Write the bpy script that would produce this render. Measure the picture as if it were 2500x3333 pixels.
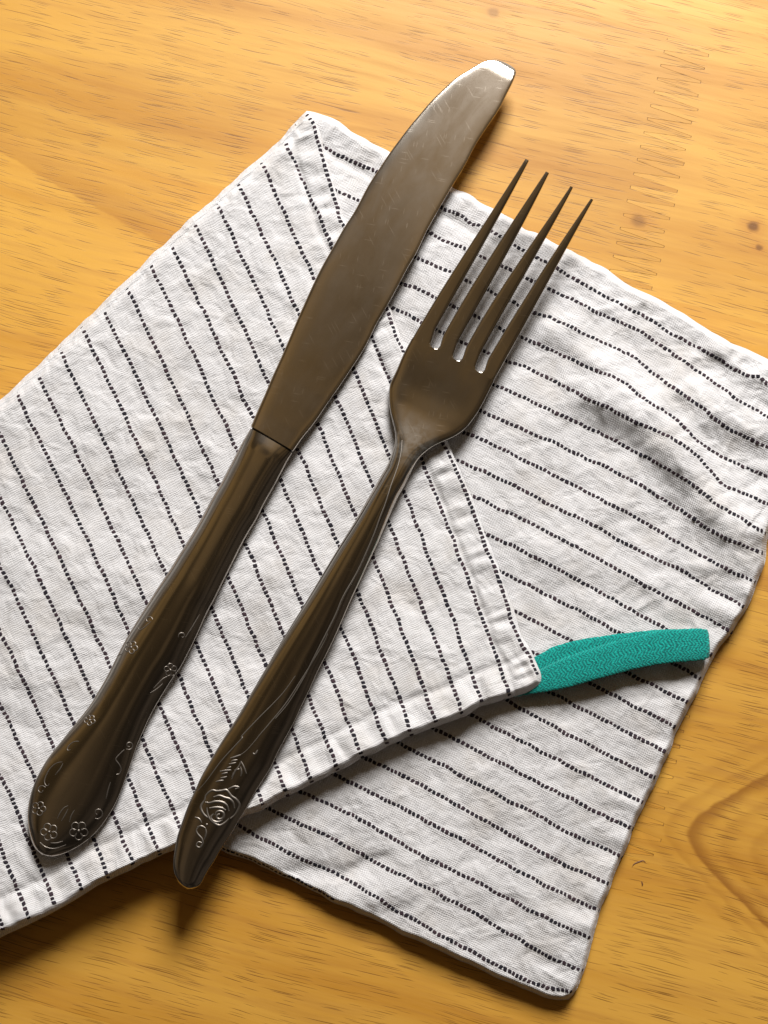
import bpy, bmesh, math, random
import numpy as np
from mathutils import Vector
from mathutils.bvhtree import BVHTree

random.seed(7)
rng = np.random.default_rng(11)
S = bpy.context.scene
for o in list(bpy.data.objects):
    bpy.data.objects.remove(o)
COL = S.collection

# ------------------------------------------------------------------ camera
CAM_D = 0.34                       # metres from the middle of the table view
TILT = math.radians(8.0)
CAM = np.array([0.0, -CAM_D * math.sin(TILT), CAM_D * math.cos(TILT)])
HALF_H = 0.1245                    # half height of the field at the table
cd = bpy.data.cameras.new("camera")
cam = bpy.data.objects.new("camera", cd)
COL.objects.link(cam)
cam.location = CAM
cam.rotation_euler = (TILT, 0, 0)
cd.sensor_fit = 'VERTICAL'
cd.angle = 2 * math.atan(HALF_H / CAM_D)
cd.clip_start = 0.005
cd.clip_end = 50
S.camera = cam
S.render.resolution_x, S.render.resolution_y = 768, 1024

# ------------------------------------------------------------------ light
W = bpy.data.worlds.new("World")
S.world = W
W.use_nodes = True
wn, wl = W.node_tree.nodes, W.node_tree.links
for n in list(wn):
    wn.remove(n)
wo = wn.new("ShaderNodeOutputWorld")
wb = wn.new("ShaderNodeBackground")
wt = wn.new("ShaderNodeTexCoord")
wsx = wn.new("ShaderNodeSeparateXYZ")
wr = wn.new("ShaderNodeValToRGB")          # a plain room: pale walls, brown ceiling
wl.new(wt.outputs["Generated"], wsx.inputs[0])
wl.new(wsx.outputs["Z"], wr.inputs[0])
wr.color_ramp.elements[0].position = 0.15
wr.color_ramp.elements[0].color = (0.55, 0.54, 0.53, 1)
wr.color_ramp.elements[1].position = 0.62
wr.color_ramp.elements[1].color = (0.215, 0.135, 0.050, 1)
wy = wn.new("ShaderNodeMapRange")           # the photographer's side of the room is dark
wy.interpolation_type = 'SMOOTHSTEP'
wy.inputs[1].default_value, wy.inputs[2].default_value = -0.35, 0.55
wl.new(wsx.outputs["Y"], wy.inputs[0])
wm = wn.new("ShaderNodeMixRGB")
wm.inputs[1].default_value = (0.052, 0.041, 0.031, 1)
wl.new(wy.outputs[0], wm.inputs[0])
wl.new(wr.outputs[0], wm.inputs[2])
wz = wn.new("ShaderNodeTexNoise")           # made-up light and dark noise, added for streaky reflections in the metal
wz.inputs["Scale"].default_value = 4.2
wz.inputs["Detail"].default_value = 1.5
wl.new(wt.outputs["Generated"], wz.inputs["Vector"])
wq = wn.new("ShaderNodeMapRange")
wq.interpolation_type = 'SMOOTHSTEP'
for i_, v_ in ((1, 0.40), (2, 0.60), (3, 0.35), (4, 1.35)):
    wq.inputs[i_].default_value = v_
wl.new(wz.outputs["Fac"], wq.inputs[0])
wl.new(wm.outputs[0], wb.inputs[0])
wl.new(wq.outputs[0], wb.inputs[1])
wl.new(wb.outputs[0], wo.inputs[0])

ld = bpy.data.lights.new("window_light", 'AREA')   # daylight from a window beyond the top of the table
ld.shape = 'RECTANGLE'
ld.size, ld.size_y = 0.36, 0.36
ld.energy = 23.0
ld.color = (1.0, 0.985, 0.965)
lamp = bpy.data.objects.new("window_light", ld)
COL.objects.link(lamp)
lamp.location = (0.15, 0.76, 0.61)
lamp.rotation_euler = (Vector((0, 0, 0)) - lamp.location).to_track_quat('-Z', 'Y').to_euler()

S.view_settings.view_transform = 'Standard'
S.view_settings.look = 'None'
S.view_settings.exposure = 0.0
S.view_settings.gamma = 1.0

# ------------------------------------------------------------------ helpers
PXW, PXH = 2500.0, 3333.0
MPP = 2 * HALF_H / PXH             # metres per measured unit, at the table


def rays(p):
    """Directions from the camera for measured points (n,2)."""
    p = np.atleast_2d(np.asarray(p, float))
    x = (p[:, 0] - PXW / 2) * MPP / CAM_D
    y = -(p[:, 1] - PXH / 2) * MPP / CAM_D
    c, s = math.cos(TILT), math.sin(TILT)
    return np.stack([x, y * c + s, y * s - c], 1)


def P(p, z=0.0):
    """Measured points -> real positions at height z (metres)."""
    d = rays(p)
    t = (np.asarray(z) - CAM[2]) / d[:, 2]
    return CAM + d * t[:, None]


def unit(v):
    return v / (np.linalg.norm(v, axis=-1, keepdims=True) + 1e-12)


def resample(pts, n, smooth=True, power=None):
    """Evenly spaced points on a (Catmull-Rom) curve through pts."""
    p = np.asarray(pts, float)
    if smooth and len(p) > 2:
        q = np.vstack([2 * p[0] - p[1], p, 2 * p[-1] - p[-2]])
        out = []
        for i in range(1, len(q) - 2):
            t = np.linspace(0, 1, 10, endpoint=False)[:, None]
            a, b, c, d = q[i - 1], q[i], q[i + 1], q[i + 2]
            out.append(0.5 * (2 * b + (c - a) * t + (2 * a - 5 * b + 4 * c - d) * t ** 2 + (3 * b - a - 3 * c + d) * t ** 3))
        p = np.vstack(out + [p[-1:]])
    s = np.r_[0, np.cumsum(np.linalg.norm(np.diff(p, axis=0), axis=1))]
    u = np.linspace(0, 1, n) if power is None else power
    return np.stack([np.interp(u * s[-1], s, p[:, k]) for k in range(p.shape[1])], 1)


def seglen(p):
    return np.linalg.norm(np.diff(np.asarray(p, float), axis=0), axis=1).sum()


_pd = {}


def pdist(q, line):
    """Distance of points q (n,2) to an open polyline, and the share of its length reached."""
    key = (id(q), id(line))
    if len(q) > 2000 and key in _pd and _pd[key][0] is q and _pd[key][1] is line:
        return _pd[key][2]
    org = line
    best = np.full(len(q), 1e9)
    where = np.zeros(len(q))
    line = np.asarray(line, float)
    L = np.r_[0, np.cumsum(np.linalg.norm(np.diff(line, axis=0), axis=1))]
    for i in range(len(line) - 1):
        a, b = line[i], line[i + 1]
        ab = b - a
        t = np.clip(((q - a) @ ab) / (ab @ ab + 1e-9), 0, 1)
        d = np.hypot(*(q - a - t[:, None] * ab).T)
        m = d < best
        best[m] = d[m]
        where[m] = (L[i] + t * (L[i + 1] - L[i]))[m]
    _pd[key] = (q, org, (best, where))
    return best, where


_perm = rng.permutation(512)
_grad = np.stack([np.cos(np.arange(16) * math.tau / 16), np.sin(np.arange(16) * math.tau / 16)], 1)


def noise(x, y, seed=0):
    x = np.asarray(x, float) + 19.7 * seed
    y = np.asarray(y, float) + 7.3 * seed
    xi, yi = np.floor(x).astype(int), np.floor(y).astype(int)
    xf, yf = x - xi, y - yi
    u, v = xf * xf * xf * (xf * (xf * 6 - 15) + 10), yf * yf * yf * (yf * (yf * 6 - 15) + 10)

    def g(ix, iy, dx, dy):
        h = _perm[(_perm[ix % 512] + iy) % 512] % 16
        return _grad[h, 0] * dx + _grad[h, 1] * dy
    a = g(xi, yi, xf, yf) * (1 - u) + g(xi + 1, yi, xf - 1, yf) * u
    b = g(xi, yi + 1, xf, yf - 1) * (1 - u) + g(xi + 1, yi + 1, xf - 1, yf - 1) * u
    return (a * (1 - v) + b * v) * 1.5


def link(o, parent=None):
    COL.objects.link(o)
    if parent is not None:
        o.parent = parent
    return o


def mesh_obj(name, v, f, m=None, parent=None, smooth=True, normals=None, uv=None):
    me = bpy.data.meshes.new(name)
    me.from_pydata([tuple(map(float, p)) for p in v], [], [tuple(map(int, q)) for q in f])
    me.update()
    if smooth:
        me.polygons.foreach_set("use_smooth", np.ones(len(me.polygons), bool))
    if uv is not None:
        lay = me.uv_layers.new(name="cloth")
        idx = np.empty(len(me.loops), np.int32)
        me.loops.foreach_get("vertex_index", idx)
        lay.data.foreach_set("uv", np.asarray(uv, np.float32)[idx].ravel())
    if normals is not None:
        me.normals_split_custom_set_from_vertices([tuple(map(float, n)) for n in normals])
    if m is not None:
        me.materials.append(m)
    return link(bpy.data.objects.new(name, me), parent)


def thing(name, label, cat):
    o = bpy.data.objects.new(name, None)
    o.empty_display_size = 0.01
    o["label"] = label
    o["category"] = cat
    return link(o)


def bvh_of(*objs):
    v, f = [], []
    for o in objs:
        b = len(v)
        v += [o.matrix_world @ x.co for x in o.data.vertices]
        f += [[b + i for i in p.vertices] for p in o.data.polygons]
    return BVHTree.FromPolygons(v, f)


def cast(bvh, p):
    """Drop a measured point on a surface: (location, normal) or None."""
    d = rays(p)[0]
    h = bvh.ray_cast(Vector(CAM), Vector(d))
    if h[0] is None:
        return None
    n = h[1] if h[1].z > 0 else -h[1]
    return np.array(h[0]), np.array(n)


# ------------------------------------------------------------------ material helpers
class NT:
    def __init__(self, name):
        self.m = bpy.data.materials.new(name)
        self.m.use_nodes = True
        self.t = self.m.node_tree
        self.b = self.t.nodes["Principled BSDF"]

    def n(self, kind, **kw):
        x = self.t.nodes.new("ShaderNode" + kind)
        for k, v in kw.items():
            setattr(x, k, v)
        return x

    def set(self, sock, v):
        if hasattr(v, "is_output") or isinstance(v, bpy.types.NodeSocket):
            self.t.links.new(v, sock)
        elif v is not None:
            sock.default_value = v

    def math(self, op, a, b=None, c=None, clamp=False):
        x = self.n("Math", operation=op, use_clamp=clamp)
        for s, v in zip(x.inputs, (a, b, c)):
            self.set(s, v)
        return x.outputs[0]

    def vec(self, op, a, b=None, scale=None):
        x = self.n("VectorMath", operation=op)
        self.set(x.inputs[0], a)
        self.set(x.inputs[1], b)
        if scale is not None:
            self.set(x.inputs["Scale"], scale)
        return x.outputs["Value"] if op in ('LENGTH', 'DOT_PRODUCT', 'DISTANCE') else x.outputs[0]

    def noise(self, v, scale, detail=2.0, rough=0.5, dist=0.0):
        x = self.n("TexNoise")
        self.set(x.inputs["Vector"], v)
        x.inputs["Scale"].default_value = scale
        x.inputs["Detail"].default_value = detail
        x.inputs["Roughness"].default_value = rough
        x.inputs["Distortion"].default_value = dist
        return x.outputs["Fac"]

    def range(self, v, a, b, c=0.0, d=1.0, smooth=True):
        x = self.n("MapRange", interpolation_type='SMOOTHSTEP' if smooth else 'LINEAR')
        for s, q in zip(x.inputs, (v, a, b, c, d)):
            self.set(s, q)
        return x.outputs[0]

    def mix(self, f, a, b, mode='MIX'):
        x = self.n("MixRGB", blend_type=mode)
        self.set(x.inputs[0], f)
        self.set(x.inputs[1], a)
        self.set(x.inputs[2], b)
        return x.outputs[0]

    def bump(self, h, dist, strength=1.0):
        x = self.n("Bump")
        x.inputs["Strength"].default_value = strength
        x.inputs["Distance"].default_value = dist
        self.set(x.inputs["Height"], h)
        return x.outputs[0]


def col(r, g, b):
    return (r, g, b, 1.0)


# ------------------------------------------------------------------ wood of the table
GRAIN = math.radians(-14.7)        # the planks run slightly downhill to the right
CG, SG = math.cos(GRAIN), math.sin(GRAIN)


def grain_uv(p):
    """World position on the table -> along / across the grain (metres)."""
    q = P(p, 0.0)
    return np.stack([q[:, 0] * CG + q[:, 1] * SG, -q[:, 0] * SG + q[:, 1] * CG], 1)


def wood_material():
    k = NT("varnished_rubberwood")
    co = k.n("TexCoord").outputs["Object"]
    rnd = k.n("ObjectInfo").outputs["Random"]
    off = k.n("CombineXYZ")
    k.set(off.inputs[0], k.math('MULTIPLY', rnd, 3.1))
    k.set(off.inputs[1], k.math('MULTIPLY', rnd, 1.7))
    base = k.vec('ADD', co, off.outputs[0])
    # slow waviness of the grain
    wv = k.noise(k.vec('MULTIPLY', base, (14, 26, 1)), 1.0, 2)
    sh = k.n("CombineXYZ")
    k.set(sh.inputs[1], k.math('MULTIPLY', k.math('SUBTRACT', wv, 0.5), 0.0050))
    g = k.vec('ADD', base, sh.outputs[0])
    broad = k.noise(k.vec('MULTIPLY', g, (7, 75, 1)), 1.0, 3, 0.55)
    streak = k.noise(k.vec('MULTIPLY', g, (22, 420, 1)), 1.0, 3, 0.6)
    fine = k.noise(k.vec('MULTIPLY', g, (150, 2600, 1)), 1.0, 2, 0.6)
    c = k.mix(k.range(broad, 0.34, 0.70), col(0.535, 0.282, 0.041), col(0.420, 0.190, 0.019))
    c = k.mix(k.range(streak, 0.42, 0.80, 0, 0.40), c, col(0.275, 0.105, 0.012))
    c = k.mix(k.range(fine, 0.35, 0.75, 0.10, 0.0), c, col(0.62, 0.33, 0.09))
    tint = k.math('MULTIPLY_ADD', rnd, 0.16, 0.92)
    cc = k.n("CombineXYZ")
    for s in cc.inputs:
        k.set(s, tint)
    c = k.mix(1.0, c, cc.outputs[0], 'MULTIPLY')
    # open pores: long thin dashes, thick in some bands and sparse in others
    pores = None
    for i, (su, sv, r, keep) in enumerate(((48, 2300, 0.24, 0.54), (28, 1900, 0.20, 0.66), (85, 2700, 0.27, 0.58))):
        vn = k.n("TexVoronoi", voronoi_dimensions='2D')
        jit = k.noise(k.vec('MULTIPLY', base, (60, 120, 1)), 1.0, 1)
        sh2 = k.n("CombineXYZ")
        k.set(sh2.inputs[1], k.math('MULTIPLY', k.math('SUBTRACT', jit, 0.5), 0.0009))
        gv = k.vec('ADD', k.vec('ADD', g, sh2.outputs[0]), (0.31 * i, 0.17 * i, 0))
        k.set(vn.inputs["Vector"], k.vec('MULTIPLY', gv, (su, sv, 1)))
        vn.inputs["Scale"].default_value = 1.0
        vn.inputs["Randomness"].default_value = 1.0
        ch = k.n("SeparateColor")
        k.set(ch.inputs[0], vn.outputs["Color"])
        dens = k.noise(k.vec('MULTIPLY', base, (20 + 9 * i, 95, 1)), 1.0, 2)
        on = k.range(k.math('ADD', ch.outputs[0], k.math('MULTIPLY', k.math('SUBTRACT', dens, 0.5), 0.9)), keep, keep + 0.10)
        rad = k.math('MULTIPLY_ADD', ch.outputs[1], r * 0.7, r * 0.45)
        m = k.range(vn.outputs["Distance"], k.math('MULTIPLY', rad, 0.55), rad, 1.0, 0.0)
        m = k.math('MULTIPLY', m, k.math('MULTIPLY', on, k.math('MULTIPLY_ADD', ch.outputs[2], 0.5, 0.5)))
        pores = m if pores is None else k.math('MAXIMUM', pores, m)
    c = k.mix(k.math('MULTIPLY', pores, 0.82), c, col(0.110, 0.040, 0.004))
    # knots, at their places on the boards
    pos = k.n("NewGeometry").outputs["Position"]
    rot = k.n("VectorRotate", rotation_type='Z_AXIS')
    k.set(rot.inputs["Vector"], pos)
    rot.inputs["Angle"].default_value = -GRAIN
    gp = rot.outputs[0]
    wob = k.n("TexNoise")
    k.set(wob.inputs["Vector"], pos)
    wob.inputs["Scale"].default_value = 260
    gpw = k.vec('ADD', gp, k.vec('SCALE', k.vec('SUBTRACT', wob.outputs["Color"], (0.5, 0.5, 0.5)), scale=0.0016))
    for (px, py, ru, rv, dark) in ((1605, 41, 30, 24, 0.50), (2078, 716, 38, 28, 0.62), (2452, 738, 34, 24, 0.97), (2472, 806, 19, 15, 0.85)):
        u, v = grain_uv([(px, py)])[0]
        d = k.vec('MULTIPLY', k.vec('SUBTRACT', gpw, (u, v, 0)), (1 / (ru * MPP), 1 / (rv * MPP), 0))
        r = k.vec('LENGTH', d)
        halo = k.range(r, 0.5, 2.4, dark * 0.45, 0.0)
        core = k.range(r, 0.30, 1.0, dark, 0.0)
        c = k.mix(halo, c, col(0.36, 0.135, 0.018))
        c = k.mix(core, c, col(0.150, 0.056, 0.004))
    # the arched growth ring at the lower right
    sep = k.n("SeparateXYZ")
    k.set(sep.inputs[0], gpw)
    u0, v0 = grain_uv([(2245, 2712)])[0]
    uu = k.math('SUBTRACT', sep.outputs[0], float(u0))
    vv = k.math('SUBTRACT', sep.outputs[1], float(v0))
    slope = k.math('MULTIPLY_ADD', k.math('GREATER_THAN', vv, 0.0), 1.25 - 1.85, 1.85)
    kv = k.math('MULTIPLY', vv, slope)
    a = 120 * MPP
    arm = k.math('SUBTRACT', k.math('SQRT', k.math('ADD', k.math('MULTIPLY', kv, kv), a * a)), a)
    f = k.math('SUBTRACT', uu, arm)
    ring = k.math('MULTIPLY', k.range(f, -16 * MPP, 4 * MPP), k.range(f, 4 * MPP, 70 * MPP, 1.0, 0.0))
    c = k.mix(k.math('MULTIPLY', ring, 0.75), c, col(0.200, 0.072, 0.008))
    for o_, w_, st_ in ((-70, 40, 0.22), (-150, 60, 0.16), (110, 60, 0.20), (210, 50, 0.22)):
        rg = k.math('MULTIPLY', k.range(f, (o_ - w_ * 0.5) * MPP, o_ * MPP), k.range(f, o_ * MPP, (o_ + w_) * MPP, 1.0, 0.0))
        c = k.mix(k.math('MULTIPLY', rg, st_), c, col(0.220, 0.080, 0.009))
    # the long dark figure at the left
    q0, q1 = grain_uv([(-60, 465), (760, 935)])
    dr = (q1 - q0) / np.linalg.norm(q1 - q0)
    f2 = k.math('ADD', k.math('MULTIPLY', k.math('SUBTRACT', sep.outputs[0], float(q0[0])), float(-dr[1])),
                k.math('MULTIPLY', k.math('SUBTRACT', sep.outputs[1], float(q0[1])), float(dr[0])))
    fig = k.math('MULTIPLY', k.range(f2, -3 * MPP, 8 * MPP), k.range(f2, 8 * MPP, 170 * MPP, 1.0, 0.0))
    c = k.mix(k.math('MULTIPLY', fig, 0.38), c, col(0.27, 0.10, 0.014))
    k.set(k.b.inputs["Base Color"], c)
    k.set(k.b.inputs["Roughness"], k.range(streak, 0.3, 0.8, 0.44, 0.56))
    k.b.inputs["Coat Weight"].default_value = 0.04
    k.b.inputs["Specular IOR Level"].default_value = 0.32
    k.b.inputs["Coat Roughness"].default_value = 0.42
    hgt = k.math('SUBTRACT', k.math('MULTIPLY', streak, 0.25), pores)
    k.set(k.b.inputs["Normal"], k.bump(hgt, 0.00003, 0.5))
    return k.m


WOOD = wood_material()
gk = NT("glue_line")
gk.b.inputs["Base Color"].default_value = col(0.11, 0.040, 0.008)
gk.b.inputs["Roughness"].default_value = 0.6
GLUE = gk.m

# table top: three visible rows of glued planks with finger joints, over a core
bm = bmesh.new()
bmesh.ops.create_cube(bm, size=1.0)
for v in bm.verts:
    v.co = Vector((v.co.x * 0.90, v.co.y * 0.90, v.co.z * 0.022 - 0.0112))
me = bpy.data.meshes.new("table_top")
bm.to_mesh(me)
bm.free()
me.materials.append(GLUE)
table = link(bpy.data.objects.new("table_top", me))
table["kind"] = "structure"
table["label"] = "honey coloured varnished wooden table top with dark grain dashes"
table.rotation_euler = (0, 0, GRAIN)

ROW = 897 * MPP
V_TOP = float(grain_uv([(2253, 145)])[0, 1])           # the glue line at the upper right
JOINTS = {1: float(grain_uv([(2150, 520)])[0, 0]), 3: float(grain_uv([(2086, 2640)])[0, 0]), 0: -0.115, 4: 0.17, 2: -0.21, -1: 0.05, 5: -0.02}
PITCH, TOOTH, GAP = 50 * MPP, 76 * MPP, 0.00006


def comb(u0, v0, v1, side):
    """Finger joint edge from v0 to v1; the two planks interlock with a hairline of glue between."""
    pts = []
    n = int(round((v1 - v0) / PITCH))
    h = (v1 - v0) / n
    g = side * 0.5                       # left plank: narrower fingers, wider notches
    for i in range(n):
        a = v0 + i * h
        tip = 0.085 * h
        jr = random.Random(int(round(u0 * 1e5)) + i * 7)
        tip *= jr.uniform(0.7, 1.3)
        du = TOOTH * jr.uniform(-0.09, 0.09)
        g = side * jr.uniform(0.12, 0.62)
        e0 = tip - g if i else tip
        e1 = tip - g if i < n - 1 else tip
        pts += [(u0 - TOOTH + side, a + e0), (u0 + TOOTH + du + side, a + 0.5 * h - tip - g), (u0 + TOOTH + du + side, a + 0.5 * h + tip + g), (u0 - TOOTH + side, a + h - e1)]
    return pts


def plank(pts):
    n = len(pts)
    v = [(x, y, 0.0) for x, y in pts] + [(x, y, -0.0002) for x, y in pts]
    f = [list(range(n))] + [[i, n + i, n + (i + 1) % n, (i + 1) % n] for i in range(n)]
    o = mesh_obj("plank", v, f, WOOD, table, smooth=False)
    return o


for r in range(-1, 6):
    vt = V_TOP + ROW - r * ROW
    vb = vt - ROW
    a, b = vb + GAP * 0.10, vt - GAP * 0.10
    u = JOINTS[r]
    plank([(-0.44, a), (u - TOOTH - GAP, a)] + comb(u, a, b, -GAP) + [(u - TOOTH - GAP, b), (-0.44, b)])
    plank([(0.44, b), (u - TOOTH + GAP, b)] + comb(u, a, b, GAP)[::-1] + [(u - TOOTH + GAP, a), (0.44, a)])

# ------------------------------------------------------------------ cloth materials
WD_FLAP = math.atan2(-2.36, 1.0)      # run of the stripes on the flap
WD_LOW = math.atan2(-0.53, 1.0)       # and on the lower layers


def cloth_material():
    k = NT("white_cotton")
    uv = k.n("UVMap", uv_map="cloth").outputs[0]      # metres along / across the stripes
    wob = k.n("TexNoise")
    k.set(wob.inputs["Vector"], uv)
    wob.inputs["Scale"].default_value = 420
    wob.inputs["Detail"].default_value = 3
    uvw = k.vec('ADD', uv, k.vec('SCALE', k.vec('SUBTRACT', wob.outputs["Color"], (0.5, 0.5, 0.5)), scale=0.00075))
    s = k.n("SeparateXYZ")
    k.set(s.inputs[0], uvw)
    pit = 0.00050
    fu, fv = math.tau / pit, math.tau / (pit * 1.08)
    su = k.math('SINE', k.math('MULTIPLY', s.outputs[0], fu))
    sv = k.math('SINE', k.math('MULTIPLY', s.outputs[1], fv))
    weave = k.math('MULTIPLY_ADD', k.math('MULTIPLY', su, sv), 0.5, 0.5)
    slub = k.noise(k.vec('MULTIPLY', uv, (260, 3200, 1)), 1.0, 2)
    slub2 = k.noise(k.vec('MULTIPLY', uv, (3200, 260, 1)), 1.0, 2)
    crumple = k.noise(uv, 190, 2.5, 0.5, 0.5)
    stain_shade = k.noise(uv, 70, 4, 0.65)  # grey mottling: slight dirt, plus shading of small wrinkles put into the colour
    c = k.mix(k.range(stain_shade, 0.45, 0.72, 0, 0.8), col(0.585, 0.585, 0.60), col(0.455, 0.43, 0.405))
    c = k.mix(k.math('MULTIPLY', k.math('SUBTRACT', 1.0, weave), 0.80), c, col(0.44, 0.42, 0.41))
    c = k.mix(k.range(slub, 0.46, 0.76, 0, 0.55), c, col(0.50, 0.48, 0.47))
    c = k.mix(k.range(slub2, 0.48, 0.78, 0, 0.45), c, col(0.50, 0.48, 0.47))
    k.set(k.b.inputs["Base Color"], c)
    k.b.inputs["Roughness"].default_value = 0.95
    k.b.inputs["Specular IOR Level"].default_value = 0.15
    k.b.inputs["Sheen Weight"].default_value = 0.08
    b1 = k.n("Bump")
    b1.inputs["Distance"].default_value = 0.0016
    b1.inputs["Strength"].default_value = 0.58
    k.set(b1.inputs["Height"], crumple)
    b2 = k.n("Bump")
    b2.inputs["Distance"].default_value = 0.00014
    b2.inputs["Strength"].default_value = 0.8
    k.set(b2.inputs["Height"], k.math('ADD', weave, k.math('MULTIPLY', k.math('ADD', slub, slub2), 0.8)))
    k.t.links.new(b1.outputs[0], b2.inputs["Normal"])
    k.t.links.new(b2.outputs[0], k.b.inputs["Normal"])
    return k.m


def thread_material():
    k = NT("black_thread")
    pos = k.n("NewGeometry").outputs["Position"]
    v = k.noise(pos, 500, 1)
    k.set(k.b.inputs["Base Color"], k.mix(k.range(v, 0.35, 0.7), col(0.012, 0.011, 0.016), col(0.040, 0.024, 0.030)))
    k.b.inputs["Roughness"].default_value = 0.9
    k.b.inputs["Specular IOR Level"].default_value = 0.2
    return k.m


def teal_material():
    k = NT("teal_cotton_tape")
    uv = k.n("UVMap", uv_map="cloth").outputs[0]
    s = k.n("SeparateXYZ")
    k.set(s.inputs[0], uv)
    jg = k.noise(uv, 900, 2)
    zig = k.math('ADD', k.math('PINGPONG', k.math('MULTIPLY', s.outputs[1], 1 / 0.0011), 1.0), k.math('MULTIPLY', jg, 1.4))
    row = k.math('SINE', k.math('MULTIPLY', k.math('ADD', k.math('MULTIPLY', s.outputs[0], 1 / 0.00085), zig), math.tau))
    fuzz = k.noise(k.vec('MULTIPLY', uv, (1500, 3600, 1)), 1.0, 3, 0.65)
    h = k.math('ADD', k.math('MULTIPLY_ADD', row, 0.17, 0.5), k.math('MULTIPLY', k.math('SUBTRACT', fuzz, 0.5), 1.25))
    k.set(k.b.inputs["Base Color"], k.mix(k.range(h, 0.15, 0.95), col(0.0005, 0.085, 0.082), col(0.004, 0.36, 0.295)))
    k.b.inputs["Roughness"].default_value = 0.9
    k.b.inputs["Sheen Weight"].default_value = 0.15
    k.b.inputs["Specular IOR Level"].default_value = 0.2
    k.set(k.b.inputs["Normal"], k.bump(h, 0.00020, 0.9))
    return k.m


CLOTH, THREAD, TEAL = cloth_material(), thread_material(), teal_material()

# ------------------------------------------------------------------ napkin outlines
FOLD = [(-170, 1462), (0, 1303), (54, 1254), (108, 1205), (270, 1050), (430, 897), (482, 844), (554, 780), (625, 708), (701, 648), (769, 580), (844, 520), (923, 445), (975, 385), (999, 362)]
HEM = [(999, 362), (1029, 408), (1049, 478), (1065, 538), (1085, 604), (1105, 670), (1125, 730), (1200, 860), (1267, 1002), (1303, 1099), (1317, 1134), (1390, 1300), (1453, 1440), (1484, 1509), (1526, 1605), (1568, 1718), (1604, 1810), (1647, 1922), (1691, 2060), (1732, 2132), (1757, 2190), (1758, 2222)]
BOTTOM = [(-170, 3135), (0, 3044), (95, 3000), (189, 2954), (284, 2898), (378, 2850), (473, 2803), (567, 2762), (680, 2710), (786, 2658), (849, 2632), (927, 2592), (1013, 2549), (1084, 2513), (1170, 2470), (1249, 2431), (1327, 2396), (1421, 2361), (1507, 2329), (1570, 2295), (1656, 2268), (1720, 2247), (1758, 2222)]
OUTSIDE = [(-170, 1462), (-175, 2300), (-170, 3135)]
LTOP = [(999, 362), (1039, 372), (1092, 392), (1158, 438), (1258, 491), (1370, 555), (1480, 614), (1522, 631), (1559, 660), (1598, 678), (1667, 714), (1703, 745), (1739, 757), (1812, 794), (1899, 839), (1978, 879), (2048, 929), (2157, 983), (2247, 1038), (2346, 1098), (2436, 1143), (2500, 1172), (2590, 1235)]
LRIGHT = [(2590, 1235), (2612, 1400), (2560, 1610), (2500, 1736), (2490, 1814), (2465, 1895), (2421, 1987), (2378, 2059), (2327, 2132), (2269, 2248), (2204, 2370), (2180, 2440), (2152, 2496), (2105, 2599), (2059, 2701), (2021, 2795), (1984, 2888), (1951, 2972), (1928, 3056), (1905, 3140), (1872, 3222), (1850, 3252)]
LBOT = [(430, 2640), (560, 2700), (684, 2750), (739, 2774), (818, 2803), (935, 2858), (1037, 2905), (1092, 2937), (1202, 2984), (1311, 3040), (1382, 3070), (1484, 3117), (1601, 3172), (1719, 3224), (1797, 3252), (1850, 3252)]
LLEFT = [(999, 362), (800, 1200), (600, 2000), (430, 2640)]


def rag(line, seed):
    """The same outline with the small unevenness of a soft cloth edge."""
    n = max(20, int(seglen(line) / 26))
    p = resample(line, n)
    t = np.r_[0, np.cumsum(np.linalg.norm(np.diff(p, axis=0), axis=1))]
    am = np.clip(np.minimum(t, t[-1] - t) / 60, 0, 1) * (4.2 * noise(t / 60, t * 0 + 0.3, 70 + seed) + 1.2 * noise(t / 30, t * 0 + 0.3, 75 + seed))
    tg = unit(np.gradient(p, axis=0))
    return p + np.stack([-tg[:, 1], tg[:, 0]], 1) * am[:, None]


HEM_LINE = list(HEM)
FOLD, HEM, BOTTOM, LTOP, LRIGHT, LBOT = [rag(l, i) for i, l in enumerate((FOLD, HEM, BOTTOM, LTOP, LRIGHT, LBOT))]


def ease(d, R, drop):
    q = np.clip(1 - d / R, 0, 1)
    return -drop * (1 - np.sqrt(np.clip(1 - q * q, 0, 1)))


def ridge(q, line, w0, w1, h):
    """A fold: height h on the line, wider on one side (w0 left of travel, w1 right)."""
    d, s = pdist(q, line)
    L = seglen(line)
    line = np.asarray(line, float)
    i = np.clip((s / L * (len(line) - 1)).astype(int), 0, len(line) - 2)
    tan = line[i + 1] - line[i]
    rel = q - line[i]
    side = tan[:, 0] * rel[:, 1] - tan[:, 1] * rel[:, 0]
    w = np.where(side < 0, w0, w1)
    t = s / L
    ends = np.clip(np.minimum(t, 1 - t) * 5, 0, 1)
    ends = ends * ends * (3 - 2 * ends)
    return h * np.exp(-(d / w) ** 2) * np.where((t > 0) & (t < 1), ends, 0)


mm = 0.001


def z_low_base(q):
    z = np.full(len(q), 4.4)
    z += 0.8 * np.clip((q[:, 0] - 1700) / 800, 0, 1)
    for line, R, drop in ((LTOP, 20, 3.5), (LRIGHT, 17, 3.5), (LBOT, 17, 3.5)):
        z += ease(pdist(q, line)[0], R, drop)
    return np.maximum(z, 0.55) * mm


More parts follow.
